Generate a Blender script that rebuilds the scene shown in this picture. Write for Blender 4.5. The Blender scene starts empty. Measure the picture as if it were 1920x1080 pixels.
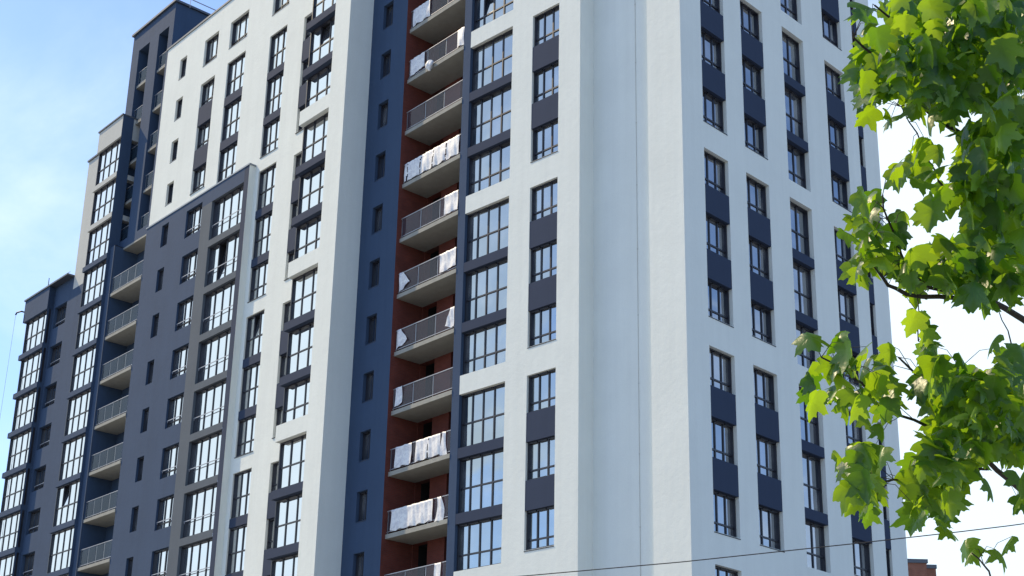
import bpy, math, random
from mathutils import Vector, Matrix
import numpy as np
random.seed(7)
S = bpy.context.scene
COL = S.collection
R = math.radians

# ------------------------------------------------------------------ camera
CAMF, CX, CY = 2713.312, 955.094, 724.731
CYAW, CPITCH, CROLL = 0.7762, 0.3309, 0.0210
CPOS = Vector((37.7843, -42.588, 1.6))
_f = Vector((-math.sin(CYAW) * math.cos(CPITCH), math.cos(CYAW) * math.cos(CPITCH), math.sin(CPITCH)))
_r0 = Vector((math.cos(CYAW), math.sin(CYAW), 0))
_u0 = _r0.cross(_f)
CR = _r0 * math.cos(CROLL) + _u0 * math.sin(CROLL)
CU = _u0 * math.cos(CROLL) - _r0 * math.sin(CROLL)
CF = _f
cd = bpy.data.cameras.new('camera')
cd.sensor_width = 36
cd.lens = CAMF / 1920 * 36
cd.shift_x = (960 - CX) / 1920
cd.shift_y = (CY - 540) / 1920
cd.clip_start = 0.1
cd.clip_end = 8000
cam = bpy.data.objects.new('camera', cd)
COL.objects.link(cam)
cam.matrix_world = Matrix(((CR.x, CU.x, -CF.x, CPOS.x), (CR.y, CU.y, -CF.y, CPOS.y), (CR.z, CU.z, -CF.z, CPOS.z), (0, 0, 0, 1)))
S.camera = cam


def at(x, y, d):
    """world point seen at full-size pixel (x, y), d metres along the view axis"""
    return CPOS + (CF + CR * ((x - CX) / CAMF) - CU * ((y - CY) / CAMF)) * d


def px(p):
    d = Vector(p) - CPOS
    w = d.dot(CF)
    return CX + CAMF * d.dot(CR) / w, CY - CAMF * d.dot(CU) / w


# ------------------------------------------------------------------ light and sky
SUN_EL = R(47)
SUN_DIR = Vector((-0.962, -0.275, 0)).normalized()          # towards the sun, in plan: from the left, raking the front
sd = Vector((SUN_DIR.x * math.cos(SUN_EL), SUN_DIR.y * math.cos(SUN_EL), math.sin(SUN_EL)))
sl = bpy.data.lights.new('sun', 'SUN')
sl.energy = 4.8
sl.angle = R(0.5)
sl.color = (1.0, 0.80, 0.50)
so = bpy.data.objects.new('sun', sl)
COL.objects.link(so)
so.rotation_euler = sd.to_track_quat('Z', 'Y').to_euler()

W = bpy.data.worlds.new('World')
S.world = W
W.use_nodes = True
nt = W.node_tree
nt.nodes.clear()


def N(tree, t, **kw):
    n = tree.nodes.new(t)
    for k, v in kw.items():
        if k in n.inputs:
            n.inputs[k].default_value = v
        else:
            setattr(n, k, v)
    return n


def L(tree, a, b):
    tree.links.new(a, b)


def math_node(tree, op, a, b=None, c=None, clamp=False):
    n = tree.nodes.new('ShaderNodeMath')
    n.operation = op
    n.use_clamp = clamp
    for i, v in enumerate((a, b, c)):
        if v is None:
            continue
        if isinstance(v, (int, float)):
            n.inputs[i].default_value = v
        else:
            tree.links.new(v, n.inputs[i])
    return n.outputs[0]


sky = N(nt, 'ShaderNodeTexSky')
sky.sky_type = 'NISHITA'
sky.sun_disc = False
sky.sun_elevation = SUN_EL
sky.sun_rotation = math.atan2(SUN_DIR.x, SUN_DIR.y)
sky.air_density = 1.0
sky.dust_density = 0.6
sky.ozone_density = 1.0
tc = N(nt, 'ShaderNodeTexCoord')
sep = N(nt, 'ShaderNodeSeparateXYZ')
L(nt, tc.outputs['Generated'], sep.inputs[0])
# clouds: noise on the view direction flattened towards the horizon, plus broad banks of cloud
zz = math_node(nt, 'ADD', math_node(nt, 'MAXIMUM', sep.outputs['Z'], 0.0), 0.22)
cmb = N(nt, 'ShaderNodeCombineXYZ')
L(nt, math_node(nt, 'DIVIDE', sep.outputs['X'], zz), cmb.inputs[0])
L(nt, math_node(nt, 'DIVIDE', sep.outputs['Y'], zz), cmb.inputs[1])
cmb.inputs[2].default_value = 3.7
noi = N(nt, 'ShaderNodeTexNoise')
noi.inputs['Scale'].default_value = 2.1
noi.inputs['Detail'].default_value = 9
noi.inputs['Roughness'].default_value = 0.56
noi.inputs['Distortion'].default_value = 0.35
L(nt, cmb.outputs[0], noi.inputs['Vector'])


def bank(direction, lo, hi):
    v = N(nt, 'ShaderNodeVectorMath')
    v.operation = 'DOT_PRODUCT'
    L(nt, tc.outputs['Generated'], v.inputs[0])
    v.inputs[1].default_value = Vector(direction).normalized()
    m = N(nt, 'ShaderNodeMapRange')
    m.interpolation_type = 'SMOOTHSTEP'
    m.inputs['From Min'].default_value = lo
    m.inputs['From Max'].default_value = hi
    L(nt, v.outputs['Value'], m.inputs['Value'])
    return m.outputs[0]


b1 = bank((-0.93, -0.35, 0.48), 0.875, 0.965)      # bright bank facing the left-hand fronts
b2 = bank((-0.44, 0.90, 0.26), 0.92, 0.985)       # white bank low behind the maple
low = N(nt, 'ShaderNodeMapRange')
low.inputs['From Min'].default_value = 0.62
low.inputs['From Max'].default_value = 0.12
L(nt, sep.outputs['Z'], low.inputs['Value'])
cover = math_node(nt, 'ADD', noi.outputs['Fac'], math_node(nt, 'MULTIPLY', b1, 0.42))
cover = math_node(nt, 'ADD', cover, math_node(nt, 'MULTIPLY', b2, 0.6))
cover = math_node(nt, 'ADD', cover, math_node(nt, 'MULTIPLY', low.outputs[0], 0.06))
b3 = bank(at(40, 470, 1) - CPOS, 0.9975, 0.9996)      # a small puff low on the left
cover = math_node(nt, 'ADD', cover, math_node(nt, 'MULTIPLY', b3, 0.06))
cm = N(nt, 'ShaderNodeMapRange')
cm.interpolation_type = 'SMOOTHSTEP'
cm.inputs['From Min'].default_value = 0.42
cm.inputs['From Max'].default_value = 0.98
L(nt, cover, cm.inputs['Value'])
skyb = N(nt, 'ShaderNodeMixRGB')
skyb.blend_type = 'MULTIPLY'
skyb.inputs[0].default_value = 1
skyb.inputs[2].default_value = (1.36, 1.54, 1.82, 1)
L(nt, sky.outputs[0], skyb.inputs[1])
mixc = N(nt, 'ShaderNodeMixRGB')
mixc.inputs[2].default_value = (7.6, 9.0, 10.2, 1)
L(nt, cm.outputs[0], mixc.inputs[0])
L(nt, skyb.outputs[0], mixc.inputs[1])
bg = N(nt, 'ShaderNodeBackground', Strength=0.13)
L(nt, mixc.outputs[0], bg.inputs['Color'])
wo = N(nt, 'ShaderNodeOutputWorld')
L(nt, bg.outputs[0], wo.inputs[0])

S.view_settings.view_transform = 'Standard'
S.view_settings.look = 'None'
S.view_settings.exposure = 0.0
S.view_settings.gamma = 1.0


# ------------------------------------------------------------------ materials
def new_mat(name):
    m = bpy.data.materials.new(name)
    m.use_nodes = True
    t = m.node_tree
    return m, t, t.nodes['Principled BSDF']


def plaster(name, col, var=0.06, rough=0.9, bump=0.25, streak=0.10):
    m, t, p = new_mat(name)
    p.inputs['Roughness'].default_value = rough
    p.inputs['Specular IOR Level'].default_value = 0.25
    c = N(t, 'ShaderNodeTexCoord')
    n1 = N(t, 'ShaderNodeTexNoise', Scale=0.45, Detail=6.0, Roughness=0.6)
    L(t, c.outputs['Object'], n1.inputs['Vector'])
    mp = N(t, 'ShaderNodeMapping')
    mp.inputs['Scale'].default_value = (2.2, 2.2, 0.09)
    L(t, c.outputs['Object'], mp.inputs['Vector'])
    n2 = N(t, 'ShaderNodeTexNoise', Scale=1.0, Detail=5.0, Roughness=0.65)
    L(t, mp.outputs[0], n2.inputs['Vector'])
    a = math_node(t, 'MULTIPLY_ADD', n1.outputs['Fac'], 2 * var, 1 - var)
    b = math_node(t, 'MULTIPLY_ADD', n2.outputs['Fac'], 2 * streak, 1 - streak)
    f = math_node(t, 'MULTIPLY', a, b)
    n3 = N(t, 'ShaderNodeTexNoise', Scale=34.0, Detail=3.0)
    L(t, c.outputs['Object'], n3.inputs['Vector'])
    f = math_node(t, 'MULTIPLY', f, math_node(t, 'MULTIPLY_ADD', n3.outputs['Fac'], 0.12, 0.94))
    vm = N(t, 'ShaderNodeVectorMath')
    vm.operation = 'SCALE'
    vm.inputs[0].default_value = col
    L(t, f, vm.inputs['Scale'])
    L(t, vm.outputs[0], p.inputs['Base Color'])
    n4 = N(t, 'ShaderNodeTexNoise', Scale=3.0, Detail=9.0, Roughness=0.72)
    L(t, c.outputs['Object'], n4.inputs['Vector'])
    bp = N(t, 'ShaderNodeBump', Strength=bump, Distance=0.05)
    L(t, n4.outputs['Fac'], bp.inputs['Height'])
    L(t, bp.outputs[0], p.inputs['Normal'])
    return m


def simple(name, col, rough=0.5, metal=0.0, noise=0.08, scale=6.0):
    m, t, p = new_mat(name)
    p.inputs['Roughness'].default_value = rough
    p.inputs['Metallic'].default_value = metal
    c = N(t, 'ShaderNodeTexCoord')
    n1 = N(t, 'ShaderNodeTexNoise', Scale=scale, Detail=5.0)
    L(t, c.outputs['Object'], n1.inputs['Vector'])
    vm = N(t, 'ShaderNodeVectorMath')
    vm.operation = 'SCALE'
    vm.inputs[0].default_value = col
    L(t, math_node(t, 'MULTIPLY_ADD', n1.outputs['Fac'], 2 * noise, 1 - noise), vm.inputs['Scale'])
    L(t, vm.outputs[0], p.inputs['Base Color'])
    return m


def brick(name, c1, c2, mortar, bw=0.26, bh=0.085):
    m, t, p = new_mat(name)
    p.inputs['Roughness'].default_value = 0.9
    c = N(t, 'ShaderNodeTexCoord')
    sp = N(t, 'ShaderNodeSeparateXYZ')
    L(t, c.outputs['Object'], sp.inputs[0])
    cb = N(t, 'ShaderNodeCombineXYZ')
    L(t, math_node(t, 'ADD', sp.outputs['X'], sp.outputs['Y']), cb.inputs[0])
    L(t, sp.outputs['Z'], cb.inputs[1])
    b = N(t, 'ShaderNodeTexBrick')
    b.inputs['Color1'].default_value = (*c1, 1)
    b.inputs['Color2'].default_value = (*c2, 1)
    b.inputs['Mortar'].default_value = (*mortar, 1)
    b.inputs['Scale'].default_value = 1.0
    b.inputs['Mortar Size'].default_value = 0.012
    b.inputs['Brick Width'].default_value = bw
    b.inputs['Row Height'].default_value = bh
    L(t, cb.outputs[0], b.inputs['Vector'])
    n1 = N(t, 'ShaderNodeTexNoise', Scale=1.3, Detail=6.0)
    L(t, c.outputs['Object'], n1.inputs['Vector'])
    mx = N(t, 'ShaderNodeMixRGB')
    mx.blend_type = 'MULTIPLY'
    mx.inputs[0].default_value = 0.6
    L(t, b.outputs['Color'], mx.inputs[1])
    L(t, n1.outputs['Fac'], mx.inputs[2])
    L(t, mx.outputs[0], p.inputs['Base Color'])
    return m


def glass_mat(name, tint, refl):
    m = bpy.data.materials.new(name)
    m.use_nodes = True
    t = m.node_tree
    t.nodes.clear()
    c = N(t, 'ShaderNodeTexCoord')
    oi = N(t, 'ShaderNodeObjectInfo')
    n1 = N(t, 'ShaderNodeTexNoise', Scale=0.7, Detail=2.0)
    va = N(t, 'ShaderNodeVectorMath')
    va.operation = 'ADD'
    L(t, c.outputs['Object'], va.inputs[0])
    L(t, oi.outputs['Location'], va.inputs[1])
    L(t, va.outputs[0], n1.inputs['Vector'])
    d = N(t, 'ShaderNodeBsdfDiffuse')
    cr = N(t, 'ShaderNodeValToRGB')
    cr.color_ramp.elements[0].position = 0.42
    cr.color_ramp.elements[0].color = (0.015, 0.02, 0.03, 1)
    cr.color_ramp.elements[1].position = 0.75
    cr.color_ramp.elements[1].color = (0.22, 0.22, 0.22, 1)
    L(t, n1.outputs['Fac'], cr.inputs[0])
    L(t, cr.outputs[0], d.inputs['Color'])
    g = N(t, 'ShaderNodeBsdfGlossy', Roughness=0.015)
    g.inputs['Color'].default_value = (*tint, 1)
    n2 = N(t, 'ShaderNodeTexNoise', Scale=1.1, Detail=1.0)
    L(t, va.outputs[0], n2.inputs['Vector'])
    bp = N(t, 'ShaderNodeBump', Strength=0.12, Distance=0.05)
    L(t, n2.outputs['Fac'], bp.inputs['Height'])
    L(t, bp.outputs[0], g.inputs['Normal'])
    lw = N(t, 'ShaderNodeLayerWeight', Blend=0.35)
    fac = math_node(t, 'MULTIPLY_ADD', lw.outputs['Fresnel'], 0.35, refl, clamp=True)
    mx = N(t, 'ShaderNodeMixShader')
    L(t, fac, mx.inputs[0])
    L(t, d.outputs[0], mx.inputs[1])
    L(t, g.outputs[0], mx.inputs[2])
    o = N(t, 'ShaderNodeOutputMaterial')
    L(t, mx.outputs[0], o.inputs[0])
    return m


def rail_glass(name, col, opac):
    m = bpy.data.materials.new(name)
    m.use_nodes = True
    t = m.node_tree
    t.nodes.clear()
    tr = N(t, 'ShaderNodeBsdfTransparent')
    tr.inputs[0].default_value = (0.92, 0.95, 0.97, 1)
    p = N(t, 'ShaderNodeBsdfPrincipled')
    p.inputs['Base Color'].default_value = (*col, 1)
    p.inputs['Roughness'].default_value = 0.08
    p.inputs['Specular IOR Level'].default_value = 0.8
    mx = N(t, 'ShaderNodeMixShader')
    mx.inputs[0].default_value = opac
    L(t, tr.outputs[0], mx.inputs[1])
    L(t, p.outputs[0], mx.inputs[2])
    o = N(t, 'ShaderNodeOutputMaterial')
    L(t, mx.outputs[0], o.inputs[0])
    return m


def leaf_mat():
    m = bpy.data.materials.new('maple_leaf')
    m.use_nodes = True
    t = m.node_tree
    t.nodes.clear()
    at_ = N(t, 'ShaderNodeAttribute')
    at_.attribute_name = 'tone'
    cr = N(t, 'ShaderNodeValToRGB')
    e = cr.color_ramp.elements
    e[0].position = 0.0
    e[0].color = (0.012, 0.048, 0.013, 1)
    e[1].position = 1.0
    e[1].color = (0.05, 0.13, 0.020, 1)
    L(t, at_.outputs['Fac'], cr.inputs[0])
    c2 = N(t, 'ShaderNodeValToRGB')
    e = c2.color_ramp.elements
    e[0].color = (0.16, 0.40, 0.008, 1)
    e[1].color = (0.58, 0.86, 0.02, 1)
    L(t, at_.outputs['Fac'], c2.inputs[0])
    tcx = N(t, 'ShaderNodeTexCoord')
    nz = N(t, 'ShaderNodeTexNoise', Scale=60.0, Detail=3.0)
    L(t, tcx.outputs['Object'], nz.inputs['Vector'])
    bp = N(t, 'ShaderNodeBump', Strength=0.35, Distance=0.004)
    L(t, nz.outputs['Fac'], bp.inputs['Height'])
    p = N(t, 'ShaderNodeBsdfPrincipled')
    p.inputs['Roughness'].default_value = 0.38
    p.inputs['Specular IOR Level'].default_value = 0.6
    L(t, cr.outputs[0], p.inputs['Base Color'])
    L(t, bp.outputs[0], p.inputs['Normal'])
    tl = N(t, 'ShaderNodeBsdfTranslucent')
    L(t, c2.outputs[0], tl.inputs['Color'])
    mx = N(t, 'ShaderNodeMixShader')
    mx.inputs[0].default_value = 0.40
    L(t, p.outputs[0], mx.inputs[1])
    L(t, tl.outputs[0], mx.inputs[2])
    o = N(t, 'ShaderNodeOutputMaterial')
    L(t, mx.outputs[0], o.inputs[0])
    return m


M = dict(
    white=plaster('white_plaster', (0.765, 0.792, 0.745), 0.07, streak=0.07, bump=0.35),
    cream=plaster('grey_white_plaster', (0.50, 0.51, 0.49), 0.05, streak=0.06),
    navy=plaster('navy_plaster', (0.046, 0.078, 0.140), 0.14, streak=0.12),
    slate=plaster('slate_plaster', (0.105, 0.125, 0.150), 0.14, streak=0.12),
    panel=plaster('navy_panel', (0.036, 0.052, 0.092), 0.10, streak=0.10, bump=0.1),
    brick=brick('red_brick', (0.25, 0.052, 0.033), (0.20, 0.040, 0.027), (0.17, 0.065, 0.05)),
    farbrick=brick('orange_brick', (0.50, 0.18, 0.10), (0.44, 0.14, 0.08), (0.3, 0.22, 0.18)),
    concrete=plaster('raw_concrete', (0.33, 0.325, 0.29), 0.28, streak=0.18, bump=0.5),
    frame=simple('anthracite_frame', (0.022, 0.023, 0.034), 0.4),
    coping=simple('grey_coping', (0.10, 0.11, 0.13), 0.4, 0.3),
    palecoping=simple('pale_coping', (0.24, 0.27, 0.31), 0.4, 0.2),
    rail=simple('pale_rail', (0.40, 0.40, 0.43), 0.4, 0.3),
    glassL=glass_mat('window_glass', (0.96, 0.98, 0.98), 0.70),
    glassR=glass_mat('blue_window_glass', (0.90, 0.93, 0.98), 0.42),
    glassM=glass_mat('grey_blue_window_glass', (0.86, 0.93, 0.95), 0.42),
    railglass=rail_glass('grey_rail_glass', (0.10, 0.10, 0.13), 0.34),
    seaglass=rail_glass('bluish_rail_glass', (0.045, 0.075, 0.10), 0.36),
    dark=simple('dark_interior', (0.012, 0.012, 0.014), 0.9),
    cable=simple('black_cable', (0.02, 0.02, 0.022), 0.6),
    bark=simple('maple_bark', (0.045, 0.035, 0.026), 0.9, scale=40, noise=0.4),
    leaf=leaf_mat(),
)
msh, mt_, mp_ = new_mat('white_sheet')
mp_.inputs['Roughness'].default_value = 0.5
c_ = N(mt_, 'ShaderNodeTexCoord')
n_ = N(mt_, 'ShaderNodeTexNoise', Scale=5.0, Detail=5.0, Distortion=1.0)
L(mt_, c_.outputs['Object'], n_.inputs['Vector'])
r_ = N(mt_, 'ShaderNodeValToRGB')
r_.color_ramp.elements[0].position = 0.3
r_.color_ramp.elements[0].color = (0.55, 0.55, 0.60, 1)
r_.color_ramp.elements[1].position = 0.6
r_.color_ramp.elements[1].color = (0.80, 0.80, 0.80, 1)
L(mt_, n_.outputs['Fac'], r_.inputs[0])
L(mt_, r_.outputs[0], mp_.inputs['Base Color'])
M['sheet'] = msh


# ------------------------------------------------------------------ mesh helpers
class MB:
    def __init__(s):
        s.v, s.f, s.m, s.mats = [], [], [], []

    def mi(s, mat):
        if mat not in s.mats:
            s.mats.append(mat)
        return s.mats.index(mat)

    def quad(s, a, b, c, d, mat):
        n = len(s.v)
        s.v += [a, b, c, d]
        s.f.append((n, n + 1, n + 2, n + 3))
        s.m.append(s.mi(mat))

    def box(s, x0, x1, y0, y1, z0, z1, mat):
        n = len(s.v)
        s.v += [(x, y, z) for z in (z0, z1) for x, y in ((x0, y0), (x1, y0), (x1, y1), (x0, y1))]
        for q in ((0, 1, 5, 4), (1, 2, 6, 5), (2, 3, 7, 6), (3, 0, 4, 7), (4, 5, 6, 7), (3, 2, 1, 0)):
            s.f.append(tuple(n + i for i in q))
            s.m.append(s.mi(mat))

    def tube(s, pts, rad, mat, seg=6):
        n0 = len(s.v)
        P = [Vector(p) for p in pts]
        for i, p in enumerate(P):
            t = (P[min(i + 1, len(P) - 1)] - P[max(i - 1, 0)]).normalized()
            a = t.cross(Vector((0.3, 0.2, 1))).normalized()
            b = t.cross(a)
            r = rad[i] if isinstance(rad, (list, tuple)) else rad
            for k in range(seg):
                w = 2 * math.pi * k / seg
                s.v.append(tuple(p + a * (r * math.cos(w)) + b * (r * math.sin(w))))
        for i in range(len(P) - 1):
            for k in range(seg):
                a0 = n0 + i * seg + k
                a1 = n0 + i * seg + (k + 1) % seg
                s.f.append((a0, a1, a1 + seg, a0 + seg))
                s.m.append(s.mi(mat))
        s.f.append(tuple(n0 + k for k in range(seg))[::-1])
        s.m.append(s.mi(mat))
        e = n0 + (len(P) - 1) * seg
        s.f.append(tuple(e + k for k in range(seg)))
        s.m.append(s.mi(mat))

    def mesh(s, name):
        me = bpy.data.meshes.new(name)
        me.from_pydata([tuple(v) for v in s.v], [], s.f)
        for m in s.mats:
            me.materials.append(m)
        me.polygons.foreach_set('material_index', s.m)
        me.update()
        return me


def link(name, me, parent=None, loc=(0, 0, 0), rz=0.0):
    o = bpy.data.objects.new(name, me)
    COL.objects.link(o)
    o.location = loc
    o.rotation_euler = (0, 0, rz)
    if parent:
        o.parent = parent
    return o


def tag(o, label=None, cat=None, group=None, kind=None):
    for k, v in (('label', label), ('category', cat), ('group', group), ('kind', kind)):
        if v:
            o[k] = v
    return o


class Frame:
    """u runs along a front to the right, v goes into the building"""
    def __init__(s, ox, oy, rz):
        s.o, s.rz = Vector((ox, oy, 0)), rz

    def w(s, u, v, z):
        c, n = math.cos(s.rz), math.sin(s.rz)
        return Vector((s.o.x + u * c - v * n, s.o.y + u * n + v * c, z))

    def seen(s, u, v, z, m=140):
        x, y = px(s.w(u, v, z))
        return -m < x < 1920 + m and -m < y < 1080 + m


FR = Frame(0, 0, 0)                                      # corner block, front
FS = Frame(5.11, 0, R(90))                               # corner block, right-hand side (u = depth along the street)
FL = Frame(0, -1.0917, math.atan(-0.0735))               # long left-hand block

BLD = link('apartment_building', None)
BLD.empty_display_size = 2
tag(BLD, 'tall white and navy apartment building with red brick balconies and stepped left end', 'apartment building')


def part(name, mb, fr, parent=BLD):
    return link(name, mb.mesh(name), parent, fr.o, fr.rz)


def wall(mb, u0, u1, z0, z1, v, ops, depth, mat, rmat=None, skip='', holes=()):
    """front at v with rectangular openings (u0, u1, z0, z1[, skip letters]) and reveals going in by depth"""
    rmat = rmat or mat
    cut = list(ops) + list(holes)
    us = sorted({u0, u1} | {round(o[i], 4) for o in cut for i in (0, 1)})
    zs = sorted({z0, z1} | {round(o[i], 4) for o in cut for i in (2, 3)})
    us = [u for u in us if u0 - 1e-6 <= u <= u1 + 1e-6]
    zs = [z for z in zs if z0 - 1e-6 <= z <= z1 + 1e-6]
    for i in range(len(us) - 1):
        for j in range(len(zs) - 1):
            cu, cz = (us[i] + us[i + 1]) / 2, (zs[j] + zs[j + 1]) / 2
            if any(o[0] < cu < o[1] and o[2] < cz < o[3] for o in cut):
                continue
            mb.quad((us[i], v, zs[j]), (us[i + 1], v, zs[j]), (us[i + 1], v, zs[j + 1]), (us[i], v, zs[j + 1]), mat)
    for o in ops:
        a, b, c, d = o[:4]
        sk = o[4] if len(o) > 4 else skip
        w = v + depth
        if 'l' not in sk:
            mb.quad((a, v, c), (a, v, d), (a, w, d), (a, w, c), rmat)
        if 'r' not in sk:
            mb.quad((b, v, d), (b, v, c), (b, w, c), (b, w, d), rmat)
        mb.quad((a, v, c), (a, w, c), (b, w, c), (b, v, c), rmat)
        mb.quad((a, v, d), (b, v, d), (b, w, d), (a, w, d), rmat)


# ------------------------------------------------------------------ windows
CACHE = {}


def win_meshes(w, h, cols, tr, gmat, fw=0.07, opened=None):
    """frame and glass meshes: u from 0 to w, z from 0 (sill) to h; cols = mullion positions, tr = transom height"""
    key = (round(w, 3), round(h, 3), tuple(round(c, 3) for c in cols), tr, gmat.name, fw, opened)
    if key in CACHE:
        return CACHE[key]
    f, g = MB(), MB()
    fm = M['frame']
    xs = [fw / 2] + list(cols) + [w - fw / 2]
    for i, x in enumerate(xs):
        y0 = -0.07 if i in (0, len(xs) - 1) else 0
        f.box(x - fw / 2, x + fw / 2, y0, 0.09, 0, h, fm)
    zs = [fw / 2] + ([tr] if tr else []) + [h - fw / 2]
    for i in range(len(xs) - 1):
        for j, z in enumerate(zs):
            f.box(xs[i] + fw / 2, xs[i + 1] - fw / 2, -0.068 if j in (0, len(zs) - 1) else 0.002, 0.088, z - fw / 2, z + fw / 2, fm)
    for i in range(len(xs) - 1):
        a, b = xs[i] + fw / 2 - 0.01, xs[i + 1] - fw / 2 + 0.01
        for j in range(len(zs) - 1):
            c, d = zs[j] + fw / 2 - 0.01, zs[j + 1] - fw / 2 + 0.01
            if opened == i and j == len(zs) - 2:
                f.quad((a, 0.5, c), (b, 0.5, c), (b, 0.5, d), (a, 0.5, d), M['dark'])
                f.quad((a, 0.06, c), (a, 0.06, d), (a, 0.5, d), (a, 0.5, c), M['dark'])
                f.quad((b, 0.06, d), (b, 0.06, c), (b, 0.5, c), (b, 0.5, d), M['dark'])
                f.quad((a, 0.06, d), (b, 0.06, d), (b, 0.5, d), (a, 0.5, d), M['dark'])
                continue
            # a hair of tilt so that neighbouring panes do not mirror the sky in one sheet
            k1, k2 = random.uniform(-0.004, 0.004), random.uniform(-0.004, 0.004)
            g.quad((a, 0.045 + k1, c), (b, 0.045 - k1, c), (b, 0.045 - k1 + k2, d), (a, 0.045 + k1 + k2, d), gmat)
    CACHE[key] = (f.mesh('window_frame'), g.mesh('window_glass'), xs, zs)
    return CACHE[key]


SILL = {}
RAILS = {}


def window(name, fr, u, v, z, w, h, cols, tr, gmat, opened=None, sill=0.0, safety=None, fw=0.07):
    fm, gm, xs, zs = win_meshes(w, h, cols, tr, gmat, fw, opened)
    o = link(name, fm, BLD, fr.w(u, v, z), fr.rz)
    link('glass', gm, o)
    if opened is not None:
        i = opened
        s = MB()
        a, b = xs[i] + fw / 2, xs[i + 1] - fw / 2
        hh = zs[-1] - zs[-2] - fw
        e = 0.05
        for q in ((a, a + e, 0, hh), (b - e, b, 0, hh)):
            s.box(q[0], q[1], 0, 0.05, q[2], q[3], M['frame'])
        for q in ((0, e), (hh - e, hh)):
            s.box(a + e, b - e, 0.001, 0.049, q[0], q[1], M['frame'])
        s.quad((a + e, 0.02, e), (b - e, 0.02, e), (b - e, 0.02, hh - e), (a + e, 0.02, hh - e), gmat)
        so_ = link('open_sash', s.mesh('open_sash'), o, (0, 0.03, zs[-2] + fw / 2))
        so_.rotation_euler = (R(-9), 0, 0)
    if sill:
        k = (round(w, 3), sill)
        if k not in SILL:
            s = MB()
            s.box(0.0, w, -sill, 0.0, -0.055, -0.02, M['frame'])
            SILL[k] = s.mesh('window_sill')
        link('sill', SILL[k], o)
    if safety:
        k = (round(w, 3), safety)
        if k not in RAILS:
            s = MB()
            zt, y0 = safety
            s.box(-0.02, w + 0.02, -y0 - 0.03, -y0, zt - 0.022, zt + 0.022, M['rail'])
            for x in (0.05, w - 0.09):
                s.box(x, x + 0.03, -y0 - 0.026, -y0 - 0.004, zt - 0.12, zt - 0.022, M['rail'])
            RAILS[k] = s.mesh('safety_rail')
        link('safety_rail', RAILS[k], o)
    return o


BOX = {}


def slab_part(name, fr, u, v, z, w, d, h, mat):
    k = (name, round(w, 3), round(d, 3), round(h, 3), mat.name)
    if k not in BOX:
        b = MB()
        b.box(0, w, 0, d, 0, h, mat)
        BOX[k] = b.mesh(name)
    return link(name, BOX[k], BLD, fr.w(u, v, z), fr.rz)


def thirds(w):
    return [w / 3, 2 * w / 3]


def panel_column(fr, u0, u1, z0, dz, ks, v, wh, gmat, name='window', rec=0.25, cols=None, tr=0.45, groups=True, sill=0.27, pmat=None):
    """windows in threes with flush spandrel panels between; returns the wall openings"""
    ops = []
    w = u1 - u0
    done = set()
    for k in ks:
        h = z0 - dz * k
        if not fr.seen((u0 + u1) / 2, v, h - wh / 2):
            continue
        g = k // 3
        if g not in done:
            done.add(g)
            ops.append((u0, u1, z0 - dz * (3 * g + 2) - wh, z0 - dz * (3 * g)))
        window(name, fr, u0, v + rec, h - wh, w, wh, cols if cols is not None else thirds(w), tr, gmat, sill=sill if k % 3 == 2 else 0)
    for g in done:
        for k in (3 * g, 3 * g + 1):
            zt = z0 - dz * k - wh
            zb = z0 - dz * (k + 1)
            slab_part('spandrel_panel', fr, u0 + 0.003, v + 0.012, zb, w - 0.006, 0.30, zt - zb, pmat or M['panel'])
        for k in (3 * g, 3 * g + 1, 3 * g + 2):          # close the gaps where a window of the three is out of view
            h = z0 - dz * k
            if not fr.seen((u0 + u1) / 2, v, h - wh / 2):
                window(name, fr, u0, v + rec, h - wh, w, wh, cols if cols is not None else thirds(w), tr, gmat)
    return ops


def bay_column(fr, u0, u1, z0, dz, ks, v, rec, cols, gmat, skip='', bandh=0.47, last=0.9, trd=1.37, opened=(), bmat=None, opn=1, safety=None):
    """tall glazing in threes with navy bands between"""
    ops = []
    w = u1 - u0
    gs = sorted({k // 3 for k in ks if fr.seen((u0 + u1) / 2, v, z0 - dz * k - 1.2)})
    for g in gs:
        ops.append((u0, u1, z0 - dz * (3 * g + 3) + last, z0 - dz * (3 * g), skip))
        for k in (3 * g, 3 * g + 1, 3 * g + 2):
            top = z0 - dz * k
            bot = z0 - dz * (k + 1) + (last if k % 3 == 2 else bandh)
            window('bay_window', fr, u0, v + rec, bot, w, top - bot, cols, round(top - trd - bot, 3), gmat,
                   opened=opn if k in opened else None, sill=0.2 if k % 3 == 2 else 0, safety=safety)
            if k % 3 != 2:
                slab_part('floor_band', fr, u0 + 0.003, v + 0.004, z0 - dz * (k + 1), w - 0.006, rec + 0.2, bandh, bmat or M['panel'])
    return ops


# ================================================================== corner block
TOP = 55.0
gR, gL, gM = M['glassR'], M['glassL'], M['glassM']
ops = bay_column(FR, -7.18, -4.30, 40.42, 3.0, range(-3, 12), 0.0, 0.24, [0.62, 1.30, 2.0], gM, skip='l', opened=(-1,))
ops += panel_column(FR, -2.98, -1.30, 40.36, 3.0, range(-3, 12), 0.0, 1.70, gM, rec=0.19, sill=0.21)
mb = MB()
wall(mb, -7.18, 0.0, 0.0, TOP, 0.0, ops, 0.45, M['white'])
part('front_wall', mb, FR)
mb = MB()
mb.box(-7.67, -7.18, 0.0, 2.6, 0.0, TOP, M['navy'])
part('pier', mb, FR)
mb = MB()
mb.quad((0, 0, 0), (0, .92, 0), (0, .92, TOP), (0, 0, TOP), M['white'])
mb.quad((0, .92, 0), (3.29, .92, 0), (3.29, .92, TOP), (0, .92, TOP), M['white'])
mb.quad((3.29, .92, 0), (3.29, .71, 0), (3.29, .71, TOP), (3.29, .92, TOP), M['white'])
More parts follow.
